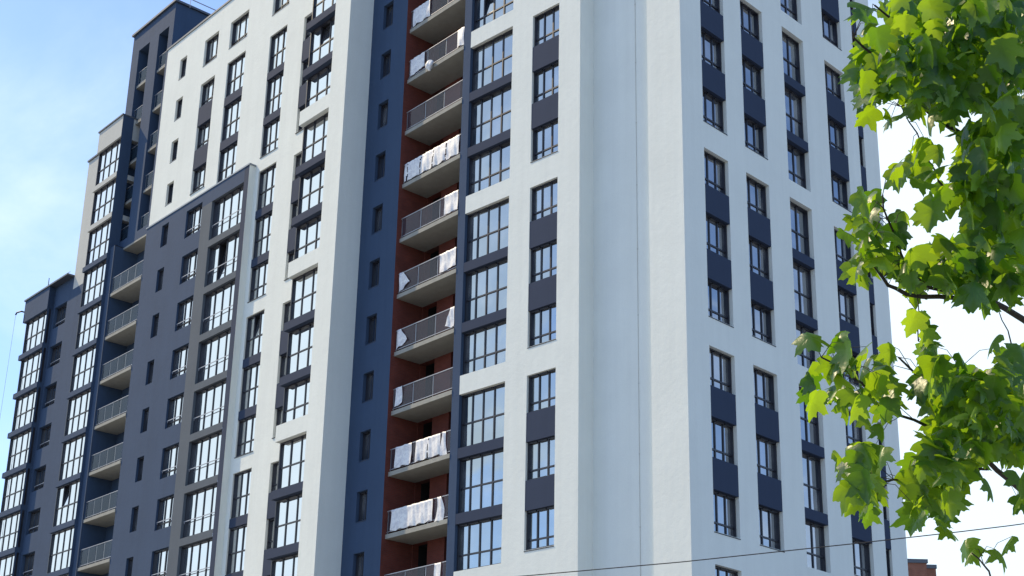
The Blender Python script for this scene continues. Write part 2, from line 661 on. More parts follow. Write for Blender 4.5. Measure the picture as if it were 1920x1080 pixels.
mb.quad((3.29, .71, 0), (5.11, .71, 0), (5.11, .71, TOP), (3.29, .71, TOP), M['white'])
part('corner_wall', mb, FR)
mb = MB()
mb.tube([(2.47, 0.902, 0), (2.47, 0.902, TOP)], 0.010, M['cream'], 5)
for z in range(3, 54, 3):
    mb.box(2.45, 2.49, 0.888, 0.92, z, z + 0.03, M['cream'])
part('lightning_conductor', mb, FR)

ops = panel_column(FS, 2.20, 3.93, 40.40, 3.0, range(-3, 12), 0.0, 1.70, gR)
ops += panel_column(FS, 5.26, 7.01, 40.40, 3.0, range(-3, 12), 0.0, 1.68, gR)
ops += bay_column(FS, 8.66, 10.47, 40.46, 3.0, range(-3, 12), 0.0, 0.30, [0.98], gR)
ops += panel_column(FS, 12.34, 14.06, 40.30, 3.0, range(-3, 12), 0.0, 1.66, gR)
ops += panel_column(FS, 15.18, 15.70, 40.30, 3.0, range(-3, 12), 0.0, 1.66, gR, name='narrow_window', cols=[], rec=0.2, sill=0.21)
mb = MB()
wall(mb, 0.71, 17.08, 0.0, TOP, 0.0, ops, 0.45, M['white'])
part('side_wall', mb, FS)
mb = MB()
mb.quad((5.11, 17.08, 0), (-7.67, 17.08, 0), (-7.67, 17.08, TOP), (5.11, 17.08, TOP), M['white'])
mb.quad((-7.67, 17.08, 0), (-7.67, 2.6, 0), (-7.67, 2.6, TOP), (-7.67, 17.08, TOP), M['white'])
part('rear_wall', mb, FR)
mb = MB()
mb.box(-7.6, -0.06, 0.06, 17.0, TOP - 0.02, TOP + 0.1, M['coping'])
mb.box(-0.06, 5.05, 0.98, 17.0, TOP - 0.02, TOP + 0.1, M['coping'])
part('roof', mb, FR)

# ================================================================== left block: white bay strip
# the projecting strip (front at v=-1.2) with its bays, and the side windows beside it
P1, P2, P3 = -1.2, 0.2, -0.2
LT = 54.65
mb = MB()
mb.quad((-16.82, P1, 0), (-15.37, P1, 0), (-15.37, P1, LT), (-16.82, P1, LT), M['white'])
mb.quad((-15.37, P1, 0), (-15.37, 0.3, 0), (-15.37, 0.3, LT), (-15.37, P1, LT), M['white'])
mb.quad((-16.82, P2, 0), (-16.82, P1, 0), (-16.82, P1, LT), (-16.82, P2, LT), M['white'])
part('projecting_wall', mb, FL)
for g in range(-2, 4):
    zt = 40.42 - 9 * g
    if FL.seen(-18, P1, zt - 4, 500):
        slab_part('lintel', FL, -19.65, P1, zt, 2.83, 1.4, 0.86, M['white'])
L1OPEN = {-3, -2}
for k in range(-5, 10):
    top = 40.42 - 3.0 * k
    if not FL.seen(-18, P1, top - 1.2):
        continue
    last = k % 3 == 2
    bot = top - 3.0 + (0.86 if last else 0.45)
    window('bay_window', FL, -19.62, P1 + 0.36, bot, 2.79, top - bot, [0.93, 1.86], round(top - 1.32 - bot, 3), gL,
           opened=1 if k in L1OPEN else None, sill=0.3 if last else 0)
    b = MB()                                             # glazed left end of the bay
    b.box(-19.645, -19.60, P1 + 0.46, P2 - 0.02, bot, top, gL)
    part('side_glazing', b, FL)
    if not last:
        slab_part('floor_band', FL, -19.65, P1 + 0.003, top - 3.0, 2.826, 1.38, 0.45, M['panel'])

ops = panel_column(FL, -22.18, -20.2, 40.12, 3.0, range(-5, 10), P2, 1.62, gL, rec=0.22)
# the column of tall windows left of it
ops += bay_column(FL, -25.88, -24.02, 40.44, 3.03, range(-3, 9), P2, 0.16, [0.62, 1.24], gL, opened=(3,), bandh=0.5, last=0.92)
# single windows on the top floor
ops += [(-25.88, -24.02, 51.0, 52.75)]
window('window', FL, -25.88, P2 + 0.22, 51.0, 1.86, 1.75, thirds(1.86), 0.45, gL, sill=0.24)
ops += [(-30.85, -28.70, 50.95, 52.85)]
window('window', FL, -30.85, P2 + 0.22, 50.95, 2.15, 1.90, thirds(2.15), 0.45, gL, sill=0.24)
ops += [(-34.05, -32.32, 51.08, 53.0)]
window('window', FL, -34.05, P2 + 0.22, 51.08, 1.73, 1.92, thirds(1.73), 0.45, gL, sill=0.24)
ops += bay_column(FL, -30.80, -28.68, 40.6, 3.09, range(-3, 0), P2, 0.16, [0.71, 1.42], gL, bandh=0.6, last=0.62)
ops += panel_column(FL, -34.02, -32.3, 40.55, 3.06, range(-3, 0), P2, 1.70, gL, rec=0.22)
for k in range(-4, 0):
    h = 40.72 - 3.07 * k
    ops.append((-37.24, -36.36, h - 1.52, h))
    window('narrow_window', FL, -37.24, P2 + 0.22, h - 1.52, 0.88, 1.52, [0.44], None, gR, sill=0.23)
mb = MB()
wall(mb, -39.2, -16.9, 0.0, LT, P2, ops, 0.4, M['white'], holes=[(-38.5, -26.3, 0.0, 40.9)])
mb.quad((-39.2, 3.0, 0), (-39.2, P2, 0), (-39.2, P2, LT), (-39.2, 3.0, LT), M['white'])
mb.quad((-39.2, 14, LT), (-39.2, P2, LT), (-15.37, P2, LT), (-15.37, 14, LT), M['coping'])
mb.quad((-16.82, P1, LT), (-15.37, P1, LT), (-15.37, P2, LT), (-16.82, P2, LT), M['coping'])
mb.quad((-39.2, 14, 0), (-39.2, 14, LT), (-12.25, 14, LT), (-12.25, 14, 0), M['white'])
part('front_wall', mb, FL)
mb = MB()
mb.box(-39.32, -16.5, P2 - 0.06, P2 + 0.25, LT - 0.04, LT + 0.10, M['coping'])
part('coping', mb, FL)

# ------------------------------------------------------------------ navy frame standing proud of the white front
ZN, DN = 40.42, 3.05
ops = []
for k in range(0, 9):
    h = ZN + 0.05 - DN * k
    if FL.seen(-36, P3, h - 1, 100):
        ops.append((-36.5, -35.66, h - 1.52, h))
        window('narrow_window', FL, -36.5, P3 + 0.22, h - 1.52, 0.84, 1.52, [0.42], None, gR, sill=0.21)
    h = ZN - DN * k
    if FL.seen(-32.5, P3, h - 1, 100):
        ops.append((-33.44, -31.54, h - 1.86, h))
        window('window', FL, -33.44, P3 + 0.20, h - 1.86, 1.90, 1.86, thirds(1.9), 0.40, gL, sill=0.19, safety=(0.50, 0.09))
    top = ZN - 0.4 - 3.02 * k
    if FL.seen(-28.5, P3, top - 1, 100):
        bot = top - 3.02 + 0.43
        ops.append((-30.35, -26.80, bot, top))
        window('bay_window', FL, -30.35, P3 + 0.24, bot, 3.55, top - bot, [0.95, 1.82, 2.69], None, gL,
               opened=1 if k == 1 else None, safety=(0.98, 0.09))
NT = 40.95
mb = MB()
wall(mb, -38.6, -31.5, 0.0, NT, P3, [o for o in ops if o[1] < -31.5], 0.5, M['navy'])
wall(mb, -26.80, -26.3, 0.0, NT, P3, [], 0.5, M['panel'])
wall(mb, -31.5, -26.80, ZN - 0.4, NT, P3, [], 0.5, M['navy'])
mb.quad((-38.6, 1.4, 0), (-38.6, P3, 0), (-38.6, P3, NT), (-38.6, 1.4, NT), M['navy'])
part('navy_wall', mb, FL)
mb = MB()
wall(mb, -31.5, -26.80, 0.0, ZN - 0.4, P3 - 0.003, [o for o in ops if o[0] > -31 and o[1] < -26], 0.5, M['slate'])
part('slate_wall', mb, FL)
mb = MB()
mb.quad((-26.3, P3, 0), (-26.3, P2, 0), (-26.3, P2, NT), (-26.3, P3, NT), M['white'])
part('return_wall', mb, FL)
mb = MB()
mb.box(-38.66, -26.24, P3 - 0.04, P2, NT, NT + 0.09, M['palecoping'])
part('coping', mb, FL)

# ------------------------------------------------------------------ navy wall with small windows, red brick recess
ops = []
for k in range(-3, 10):
    h = 40.14 - 3.0 * k
    if FL.seen(-14, .3, h - 1, 100):
        ops.append((-14.40, -13.55, h - 1.48, h))
        window('narrow_window', FL, -14.40, 0.55, h - 1.48, 0.85, 1.48, [0.42], None, gR, sill=0.25)
mb = MB()
wall(mb, -15.37, -12.25, 0.0, LT, 0.3, ops, 0.4, M['navy'])
mb.quad((-15.37, 0.3, LT), (-12.25, 0.3, LT), (-12.25, 14, LT), (-15.37, 14, LT), M['coping'])
part('navy_wall', mb, FL)
mb = MB()
ops = []
for i in range(-1, 12):
    zf = 43.78 - 3 * i
    ops += [(-12.2, -11.1, zf, zf + 2.76), (-9.85, -7.95, zf, zf + 2.76)]
mb.quad((-12.25, 0.3, 0), (-12.25, 2.1, 0), (-12.25, 2.1, LT), (-12.25, 0.3, LT), M['brick'])
wall(mb, -12.25, -7.3, 0.0, LT, 2.1, ops, 0.35, M['brick'])
part('brick_wall', mb, FL)
for o in ops:
    if not FL.seen((o[0] + o[1]) / 2, 2.5, o[2] + 1.0):
        continue
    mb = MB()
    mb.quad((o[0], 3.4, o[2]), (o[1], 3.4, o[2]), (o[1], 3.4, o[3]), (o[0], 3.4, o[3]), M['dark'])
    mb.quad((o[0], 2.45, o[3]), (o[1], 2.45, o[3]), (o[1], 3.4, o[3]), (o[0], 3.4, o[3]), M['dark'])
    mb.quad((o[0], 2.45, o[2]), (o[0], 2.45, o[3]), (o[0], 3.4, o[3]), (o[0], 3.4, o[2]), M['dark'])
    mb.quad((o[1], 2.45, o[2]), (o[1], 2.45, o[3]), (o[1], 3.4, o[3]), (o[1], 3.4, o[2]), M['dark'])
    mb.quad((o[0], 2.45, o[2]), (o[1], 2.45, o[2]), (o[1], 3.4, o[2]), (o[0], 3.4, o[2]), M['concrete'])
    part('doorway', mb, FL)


def balcony(fr, u0, u1, v0, v1, zb, th, nposts, gmat, railh=1.12):
    """concrete slab with a railing (posts, rails and infill panes) along its front"""
    b = MB()
    b.box(0, u1 - u0, 0, v1 - v0, 0, th, M['concrete'])
    o = link('balcony', b.mesh('balcony_slab'), BLD, fr.w(u0, v0, zb), fr.rz)
    w = u1 - u0
    r = MB()
    rm = M['rail']
    r.box(0.0, w, 0.05, 0.09, th + railh - 0.035, th + railh, rm)
    r.box(0.0, w, 0.055, 0.085, th + 0.10, th + 0.13, rm)
    for i in range(nposts):
        x = 0.03 + (w - 0.06) * i / (nposts - 1)
        r.box(x - 0.018, x + 0.018, 0.091, 0.125, 0.0 + th, th + railh - 0.036, rm)
    link('railing', r.mesh('railing'), o)
    g = MB()
    for i in range(nposts - 1):
        a = 0.03 + (w - 0.06) * i / (nposts - 1)
        c = 0.03 + (w - 0.06) * (i + 1) / (nposts - 1)
        g.quad((a + 0.03, 0.07, th + 0.13), (c - 0.03, 0.07, th + 0.13), (c - 0.03, 0.07, th + railh - 0.036), (a + 0.03, 0.07, th + railh - 0.036), gmat)
    link('railing_pane', g.mesh('railing_pane'), o)
    return o


for i in range(-1, 11):
    balcony(FL, -12.246, -7.72, 0.5, 2.096, 43.55 - 3 * i, 0.21, 4, M['railglass'])

# ------------------------------------------------------------------ tower with stacked loggias, open balconies below
TT = 58.4
sl1, sl2 = (-43.95, -42.38), (-41.05, -39.65)
mb = MB()
wall(mb, -45.0, -39.2, 41.15, TT, 0.3, [(sl1[0], sl1[1], 41.8, 56.8), (sl2[0], sl2[1], 41.8, 56.8)], 1.5, M['navy'])
mb.quad((-39.0, 0.3, LT - 1), (-39.0, 8, LT - 1), (-39.0, 8, TT), (-39.0, 0.3, TT), M['navy'])
mb.quad((-39.2, 0.3, LT - 1), (-39.0, 0.3, LT - 1), (-39.0, 0.3, TT), (-39.2, 0.3, TT), M['navy'])
mb.quad((-45.0, 8, 40), (-45.0, 0.3, 40), (-45.0, 0.3, TT), (-45.0, 8, TT), M['navy'])
mb.quad((-45.0, 8, 40), (-45.0, 8, TT), (-39.0, 8, TT), (-39.0, 8, 40), M['navy'])
part('tower_wall', mb, FL)
mb = MB()
mb.quad((-45.0, 1.8, 41.2), (-39.2, 1.8, 41.2), (-39.2, 1.8, TT), (-45.0, 1.8, TT), M['navy'])
part('loggia_wall', mb, FL)
mb = MB()
mb.box(-42.8, -38.62, 0.3, 1.34, 41.02, 41.148, M['concrete'])
part('soffit', mb, FL)
mb = MB()
mb.box(-45.12, -38.85, 0.16, 8.1, TT, TT + 0.16, M['coping'])
part('tower_roof', mb, FL)
for s in (sl1, sl2):
    for j in range(0, 5):
        balcony(FL, s[0] + 0.004, s[1] - 0.004, 0.42, 1.78, 53.78 - 3.05 * j, 0.17, 2, M['seaglass'], railh=1.15)
mb = MB()
mb.tube([(-38.7, 0.4, TT + 0.5), (-38.7, 7.0, TT + 0.5)], 0.035, M['rail'])
for v in (1.2, 3.2, 5.2):
    mb.tube([(-38.7, v, TT - 0.2), (-38.7, v, TT + 0.5)], 0.02, M['rail'])
part('roof_railing', mb, FL)

mb = MB()
wall(mb, -42.8, -38.6, 0.0, 41.15, 1.35, [], 0.1, M['navy'])
mb.quad((-42.8, -0.28, 0), (-42.8, 1.35, 0), (-42.8, 1.35, 41.15), (-42.8, -0.28, 41.15), M['navy'])
mb.quad((-43.45, -0.3, 0), (-42.8, -0.3, 0), (-42.8, -0.3, 41.2), (-43.45, -0.3, 41.2), M['navy'])
mb.quad((-43.45, -0.3, 41.2), (-42.8, -0.3, 41.2), (-42.8, 0.3, 41.2), (-43.45, 0.3, 41.2), M['coping'])
part('loggia_wall', mb, FL)
for k in range(1, 9):
    zb = 40.52 - 3.04 * k
    if FL.seen(-40, 0, zb, 120):
        balcony(FL, -42.796, -38.604, -0.25, 1.346, zb, 0.2, 5, M['seaglass'], railh=1.15)

# ------------------------------------------------------------------ far bays and the low navy end
FBT = 51.15
mb = MB()
for k in range(-3, 9):
    top = 40.44 - 3.03 * k
    if not FL.seen(-45, -.5, top - 1.2, 120):
        continue
    light = k <= -1
    bot = top - 3.03 + 0.36
    window('bay_window', FL, -46.95, -0.30, bot, 3.48, top - bot, [0.87, 1.74, 2.61], round((top - bot) * 0.46, 3), gL,
           opened=1 if k == 5 else None)
    b = MB()
    b.box(-46.95, -46.90, -0.2, 1.09, bot, top, gL)
    part('side_glazing', b, FL)
    bm = M['cream'] if k <= -2 else M['navy']
    slab_part('floor_band', FL, -47.02, -0.5, top - 3.03, 3.55, 1.59, 0.36, bm)
slab_part('parapet', FL, -47.02, -0.5, 40.44 + 9.09, 3.55, 1.59, FBT - 49.53, M['cream'])
slab_part('coping', FL, -47.10, -0.58, FBT, 3.68, 3.0, 0.10, M['coping'])
mb.quad((-43.44, -0.49, 0), (-43.44, 0.3, 0), (-43.44, 0.3, FBT), (-43.44, -0.49, FBT), M['navy'])
mb.quad((-47.0, 1.1, 0), (-43.45, 1.1, 0), (-43.45, 1.1, FBT), (-47.0, 1.1, FBT), M['navy'])
part('bay_wall', mb, FL)

ops = []
for k in range(0, 9):
    h = 40.48 - 3.04 * k
    if FL.seen(-53.5, 1.1, h - 1, 100):
        ops.append((-54.60, -52.62, h - 1.66, h))
        window('window', FL, -54.60, 1.1 + 0.3, h - 1.66, 1.98, 1.66, thirds(1.98), 0.40, gL, safety=(0.46, 0.09))
mb = MB()
wall(mb, -54.88, -47.0, 0.0, 41.15, 1.1, ops, 0.4, M['navy'])
wall(mb, -54.88, -51.9, 41.15, 42.15, 1.1, [], 0.4, M['navy'])
mb.quad((-54.88, 0.65, 0), (-54.88, 1.1, 0), (-54.88, 1.1, 42.15), (-54.88, 0.65, 42.15), M['navy'])
part('navy_wall', mb, FL)
mb = MB()
mb.box(-51.9, -47.0, 1.1, 8.0, 41.152, 51.3, M['cream'])
part('end_wall', mb, FL)
slab_part('coping', FL, -52.0, 1.0, 51.3, 5.0, 7.0, 0.12, M['coping'])
mb = MB()
for k in range(0, 8):
    top = 40.42 - 3.0 * k
    if not FL.seen(-56.8, .65, top - 1.2, 140):
        continue
    bot = top - 3.0 + 0.38
    window('bay_window', FL, -58.72, 0.85, bot, 3.84, top - bot, [0.96, 1.92, 2.88], round((top - bot) * 0.46, 3), gL)
    b = MB()
    b.box(-58.72, -58.67, 0.95, 8.0, bot, top, gL)
    part('side_glazing', b, FL)
    slab_part('floor_band', FL, -58.95, 0.62, top - 3.0, 4.06, 8.0, 0.38, M['navy'])
slab_part('parapet', FL, -59.02, 0.62, 40.42, 4.14, 8.0, 42.15 - 40.42, M['navy'])
mb.box(-59.12, -51.92, 0.54, 8.7, 42.152, 42.27, M['coping'])
part('end_roof', mb, FL)
mb = MB()
for u in (-57.6, -55.4, -53.4):
    mb.tube([(u, 0.9, 42.2), (u, 0.9, 42.62)], 0.025, M['rail'])
mb.tube([(-57.9, 0.9, 42.60), (-52.3, 0.9, 42.60)], 0.025, M['rail'])
mb.tube([(-55.9, 0.9, 42.3), (-55.9, 0.9, 43.2)], 0.03, M['coping'])
part('roof_railing', mb, FL)

# rope rigged from the roof edge at the far left end
RP = link('rope_bracket', None, None, FL.w(-59.3, 0.5, 41.3), FL.rz)
tag(RP, 'small dark bracket with a rope hanging down beside the lowest navy roof corner', 'rope bracket')
mb = MB()
mb.tube([(0.30, 0.3, 0.0), (0.0, 0.0, 0.12), (-0.42, -0.15, 0.10), (-0.55, -0.18, -0.06)], 0.06, M['cable'])
link('bracket', mb.mesh('bracket'), RP)
mb = MB()
mb.tube([(-0.52, -0.18, 0.0), (-0.58, -0.3, -12.0), (-0.75, -0.5, -26.0), (-0.8, -0.5, -41.2)], 0.014, M['rail'], 4)
link('rope', mb.mesh('rope'), RP)

# ================================================================== white sheets on the brick balconies
SHEETS = [
    # i, from, to (fractions of the railing), bottom sag left/right, kind, label
    (0, 0.05, 0.36, 0.0, 0.0, 'full', 'lilac white sheet over the left part of the topmost brick balcony railing'),
    (0, 0.80, 0.99, 0.0, 0.5, 'full', 'white sheet on the right end of the topmost brick balcony railing'),
    (1, 0.04, 0.30, 0.0, 0.3, 'full', 'pale sheet on the left of the second balcony from top, beside a hanging cloth bundle'),
    (1, 0.88, 0.995, 0.0, 0.0, 'full', 'narrow white sheet on the right end of the second balcony from top'),
    (3, 0.03, 0.97, 0.0, 0.0, 'torn', 'crumpled white sheet covering the whole railing of the fourth balcony from top'),
    (4, 0.76, 0.99, 0.0, 0.0, 'full', 'white sheet with a bulging edge on the right of the fifth balcony from top'),
    (5, 0.03, 0.21, 0.0, 0.7, 'tri', 'tapering white sheet on the left end of the sixth balcony from top'),
    (5, 0.72, 0.99, 0.0, 0.2, 'full', 'wrinkled white sheet on the right end of the sixth balcony from top'),
    (6, 0.03, 0.22, 0.0, 0.6, 'tri', 'tapering lilac sheet on the left end of the seventh balcony from top'),
    (6, 0.85, 0.99, 0.3, 0.0, 'tri2', 'white sheet spreading downwards on the right end of the seventh balcony from top'),
    (7, 0.06, 0.17, 0.0, 0.4, 'full', 'thin twisted white sheet on the left of the bare eighth balcony railing'),
    (8, 0.10, 0.37, 0.0, 0.0, 'full', 'smaller left one of the two wide sheets on the ninth balcony from top'),
    (8, 0.44, 0.84, 0.0, 0.0, 'torn', 'wide streaked sheet in the middle of the ninth balcony from top'),
    (9, 0.08, 0.76, 0.0, 0.0, 'full', 'widest lilac white sheet, on the lowest whole balcony railing'),
    (9, 0.80, 0.95, 0.0, 0.0, 'loop', 'looped white sheet knotted beside the widest sheet on the lowest whole railing'),
    (8, 0.86, 0.97, 0.0, 0.0, 'loop', 'looped white sheet knotted on the right end of the ninth balcony from top'),
    (10, 0.82, 0.92, 0.0, 0.0, 'full', 'white sheet on the railing at the bottom edge of the picture'),
]
rs = random.Random(3)
for (i, a, b, sagl, sagr, kind, lab) in SHEETS:
    z0 = 43.55 - 3 * i + 0.21
    u0 = -12.246 + a * 4.526
    u1 = -12.246 + b * 4.526
    nx, nz = max(5, int((u1 - u0) / 0.07)), 12
    ph = [rs.uniform(0, 6.3) for _ in range(6)]
    vs, fs = [], []
    W_ = u1 - u0
    for jz in range(nz + 1):
        t = jz / nz
        for ix in range(nx + 1):
            s = ix / nx
            x = s * W_
            hgt = 1.05 * (1 - sagl * 0.5 * (1 - s) - sagr * 0.5 * s)
            hgt *= 0.97 + 0.025 * math.sin(9 * s * W_ + ph[0])
            if kind == 'tri':
                x = x * (0.35 + 0.65 * t)
            if kind == 'tri2':
                x = W_ - (W_ - x) * (0.4 + 0.6 * t)
            if kind == 'loop':
                x = W_ * 0.4 + (s - 0.5) * W_ * (0.42 + 0.5 * t) + math.sin(t * math.pi) * W_ * 0.16 * (1 if i == 9 else -1)
                hgt = 1.12
            z = 1.105 - hgt * t * 0.98 + 0.008 * math.sin(11 * x + ph[1])
            y = 0.012 - 0.016 * math.sin(8.5 * x + 2.2 * t + ph[2]) * (0.4 + t) - 0.012 * math.sin(21 * x - 3 * t + ph[3]) - 0.01 * math.sin(6 * t + ph[4])
            vs.append((x, y, z))
    # fold over the rail
    for ix in range(nx + 1):
        x, y, z = vs[ix]
        vs.append((x, 0.12, 1.122))
    for jz in range(nz):
        for ix in range(nx):
            if kind == 'torn' and (abs(math.sin(3.1 * ix / nx * W_ + ph[5] + 0.25 * jz / nz)) < 0.12) and jz > 0 and (ix + jz) % 5:
                continue
            k = jz * (nx + 1) + ix
            fs.append((k, k + nx + 1, k + nx + 2, k + 1))
    base = (nz + 1) * (nx + 1)
    for ix in range(nx):
        fs.append((ix, ix + 1, base + ix + 1, base + ix))
    me = bpy.data.meshes.new('plastic_sheet')
    me.from_pydata(vs, [], fs)
    me.materials.append(M['sheet'])
    for p_ in me.polygons:
        p_.use_smooth = True
    o = link('plastic_sheet', me, None, FL.w(u0, 0.5, z0), FL.rz)
    tag(o, lab, 'plastic sheet', 'white sheets on the brick balconies')
# cloth bundle hanging over the slab edge
bm_ = MB()
rs = random.Random(5)
vs, fs = [], []
nu_, nv_ = 14, 10
for j in range(nv_ + 1):
    for i in range(nu_):
        th = 2 * math.pi * i / nu_
        t = j / nv_
        rr = (0.06 + 0.19 * math.sin(math.pi * min(1, t * 1.1)) ** 0.8) * (1 + 0.25 * math.sin(3 * th + 5 * t) + 0.12 * math.sin(7 * th))
        vs.append((rr * math.cos(th), 0.6 * rr * math.sin(th) - 0.12, 0.25 - 0.62 * t))
for j in range(nv_):
    for i in range(nu_):
        a = j * nu_ + i
        b = j * nu_ + (i + 1) % nu_
        fs.append((a, b, b + nu_, a + nu_))
fs.append(tuple(range(nu_)))
fs.append(tuple(nv_ * nu_ + i for i in range(nu_))[::-1])
me = bpy.data.meshes.new('cloth_bundle')
me.from_pydata(vs, [], fs)
me.materials.append(M['sheet'])
for p_ in me.polygons:
    p_.use_smooth = True
o = link('cloth_bundle', me, None, FL.w(-10.25, 0.5, 40.75), FL.rz)
tag(o, 'pale yellowish cloth bundle hanging over the slab edge of the second balcony from top', 'cloth')

# ================================================================== overhead cable
mb = MB()
pts = []
for x, y in ((-900, 1180), (-300, 1165), (300, 1135), (700, 1103), (993, 1079), (1280, 1053.5), (1600, 1019.5), (1800, 997), (1890, 986), (2300, 930), (2800, 850)):
    pts.append(at(x, y, 24 - (x - 993) * 0.0022))
mb.tube(pts, 0.0085, M['cable'], 6)
o = link('overhead_cable', mb.mesh('overhead_cable'))
tag(o, 'thin black cable slung across the foot of the white building behind the maple', 'cable')

# ================================================================== orange brick building far right
dB = 130
pa, pb = at(1702, 1048, dB), at(1736.5, 1051, dB)
xd = (pb - pa)
xd.z = 0
wB = xd.length
BB = link('brick_building', None, None, (pa.x, pa.y, 0), math.atan2(xd.y, xd.x))
tag(BB, 'distant orange brick building just past the right edge of the white tower', 'building')
zt = pa.z
mb = MB()
mb.box(-6.0, wB, 0, 12, 0, zt - 0.35, M['farbrick'])
link('wall', mb.mesh('brick_wall'), BB)
mb = MB()
mb.box(-6.1, wB + 0.12, -0.12, 12.1, zt - 0.35, zt, M['coping'])
link('roof', mb.mesh('brick_roof'), BB)
pc = at(1742, 1073, dB + 4)
mb = MB()
mb.box(wB + 0.05, wB + 1.0, 3.0, 5.0, pc.z - 6, zt - 0.9, M['palecoping'])
link('vent_shaft', mb.mesh('vent_shaft'), BB)
mb = MB()
mb.box(wB, wB + 1.15, 1.0, 11, 0, pc.z - 0.35, M['farbrick'])
mb.box(wB + 0.01, wB + 1.22, 0.9, 11.1, pc.z - 0.35, pc.z, M['coping'])
link('annex', mb.mesh('annex'), BB)
mb = MB()
for zz_ in (3, 6, 9):
    if zz_ < zt - 2.5:
        for x in (-4.8, -2.4):
            mb.box(x, x + 1.2, -0.03, 0.1, zz_, zz_ + 1.5, M['glassR'])
            mb.box(x - 0.06, x + 1.26, -0.05, 0.0, zz_ - 0.08, zz_ - 0.003, M['coping'])
link('window', mb.mesh('brick_building_windows'), BB)

# ================================================================== maple
SPANS = {   # rows of the crown as seen from the street: y: (x0, x1, density)
    10: [(1610, 1640, 1.0), (1665, 1920, 2.4)], 50: [(1605, 1630, 1.0), (1675, 1920, 2.6)], 90: [(1605, 1920, 2.6)],
    130: [(1610, 1920, 2.6)], 170: [(1610, 1660, 2), (1660, 1700, 1.6), (1700, 1920, 2.6)], 205: [(1612, 1625, 1.4), (1655, 1675, 1.2), (1715, 1740, 1.2), (1770, 1800, 2), (1860, 1920, 2.5)],
    250: [(1795, 1830, 2), (1830, 1920, 2.8)], 285: [(1700, 1730, 1.0), (1760, 1775, 1.2), (1800, 1920, 2.8)], 325: [(1665, 1700, 1.0), (1725, 1760, 1.4), (1800, 1920, 2.8)],
    365: [(1750, 1920, 2.6)], 385: [(1610, 1640, 1.6)], 415: [(1600, 1645, 2.0), (1680, 1700, 1.2), (1740, 1760, 1.6), (1815, 1920, 2.8)],
    450: [(1590, 1650, 1.8), (1675, 1695, 1), (1770, 1800, 1.4), (1815, 1920, 2.8)], 485: [(1590, 1600, 1.2), (1625, 1730, 1.5), (1745, 1920, 2.6)],
    520: [(1600, 1620, 1.4), (1680, 1720, 1.6), (1735, 1920, 2.4)], 550: [(1705, 1715, 1), (1790, 1850, 0.9), (1880, 1920, 1)],
    615: [(1705, 1740, 1.2)], 645: [(1510, 1520, 1.2), (1560, 1600, 1.0), (1655, 1675, 1.2), (1725, 1755, 1), (1850, 1862, 1.2), (1905, 1920, 1.4)],
    680: [(1510, 1520, 1.6), (1550, 1620, 1.7), (1655, 1680, 1.6), (1730, 1810, 1.4), (1855, 1920, 1.4)],
    720: [(1510, 1525, 1.6), (1555, 1590, 1.6), (1625, 1680, 1.8), (1720, 1770, 2.0), (1770, 1920, 2.4)],
    755: [(1510, 1525, 1.6), (1580, 1625, 1.6), (1650, 1675, 1.4), (1740, 1920, 2.8)], 795: [(1625, 1635, 0.8), (1655, 1665, 1.2), (1740, 1920, 2.8)],
    835: [(1740, 1920, 2.6)], 860: [(1580, 1655, 1.8), (1700, 1715, 1.6), (1740, 1830, 2.6), (1890, 1920, 0.8)],
    895: [(1585, 1650, 1.8), (1710, 1800, 2.6), (1900, 1920, 1.4)], 930: [(1590, 1640, 1.6), (1700, 1790, 2.2), (1855, 1862, 1.0), (1900, 1920, 1.4)],
    965: [(1615, 1630, 1.2), (1700, 1725, 1.6), (1765, 1785, 1.6)], 1000: [(1775, 1790, 1)], 1030: [(1805, 1815, 1.4), (1868, 1885, 1)],
}
rt = random.Random(21)
LOBES = [(0.0, 0.0), (0.10, -0.05), (0.25, -0.09), (0.37, -0.03), (0.52, 0.06), (0.45, 0.15), (0.44, 0.24), (0.37, 0.31), (0.47, 0.36), (0.53, 0.46), (0.64, 0.58),
         (0.52, 0.58), (0.45, 0.67), (0.34, 0.62), (0.25, 0.62), (0.24, 0.72), (0.27, 0.82), (0.17, 0.83), (0.11, 0.93), (0.0, 1.10)]
LEAF_OUT = LOBES + [(-x, y) for x, y in LOBES[-2:0:-1]]


def chaikin(P):
    q = []
    for i in range(len(P)):
        a, b = P[i], P[(i + 1) % len(P)]
        q += [(a[0] * .78 + b[0] * .22, a[1] * .78 + b[1] * .22), (a[0] * .22 + b[0] * .78, a[1] * .22 + b[1] * .78)]
    return q


SM = np.array(chaikin(LEAF_OUT))
NL = len(SM)
RING = (1.0, 0.66, 0.33)
TEMPL = []
for _ in range(14):
    fold, droop = rt.uniform(0.05, 0.75), rt.uniform(0.1, 0.85)
    w1, w2, sk = rt.uniform(0.03, 0.09), rt.uniform(0, 6), rt.uniform(-0.18, 0.18)
    sx, sy = rt.uniform(0.9, 1.1), rt.uniform(0.88, 1.08)
    cen = np.array((0.0, 0.36))
    pts = np.concatenate([cen + (SM - cen) * r for r in RING] + [cen[None]])
    x, y = pts[:, 0] * sx + sk * pts[:, 1] ** 2, pts[:, 1] * sy
    rr = np.hypot(pts[:, 0], pts[:, 1] - 0.2)
    ang = np.arctan2(pts[:, 0], pts[:, 1] + 0.05)
    h = -fold * np.abs(pts[:, 0]) ** 1.2 - droop * (0.7 * np.maximum(y, 0) ** 2 + 0.45 * pts[:, 0] ** 2)
    h += w1 * np.cos(ang * 5.0) * rr + 0.03 * np.sin(9 * pts[:, 0] + w2) * rr
    TEMPL.append(np.stack([x, y, h], 1))
LF = []
for r in range(len(RING) - 1):
    for k in range(NL):
        k2 = (k + 1) % NL
        LF.append((r * NL + k, r * NL + k2, (r + 1) * NL + k2, (r + 1) * NL + k))
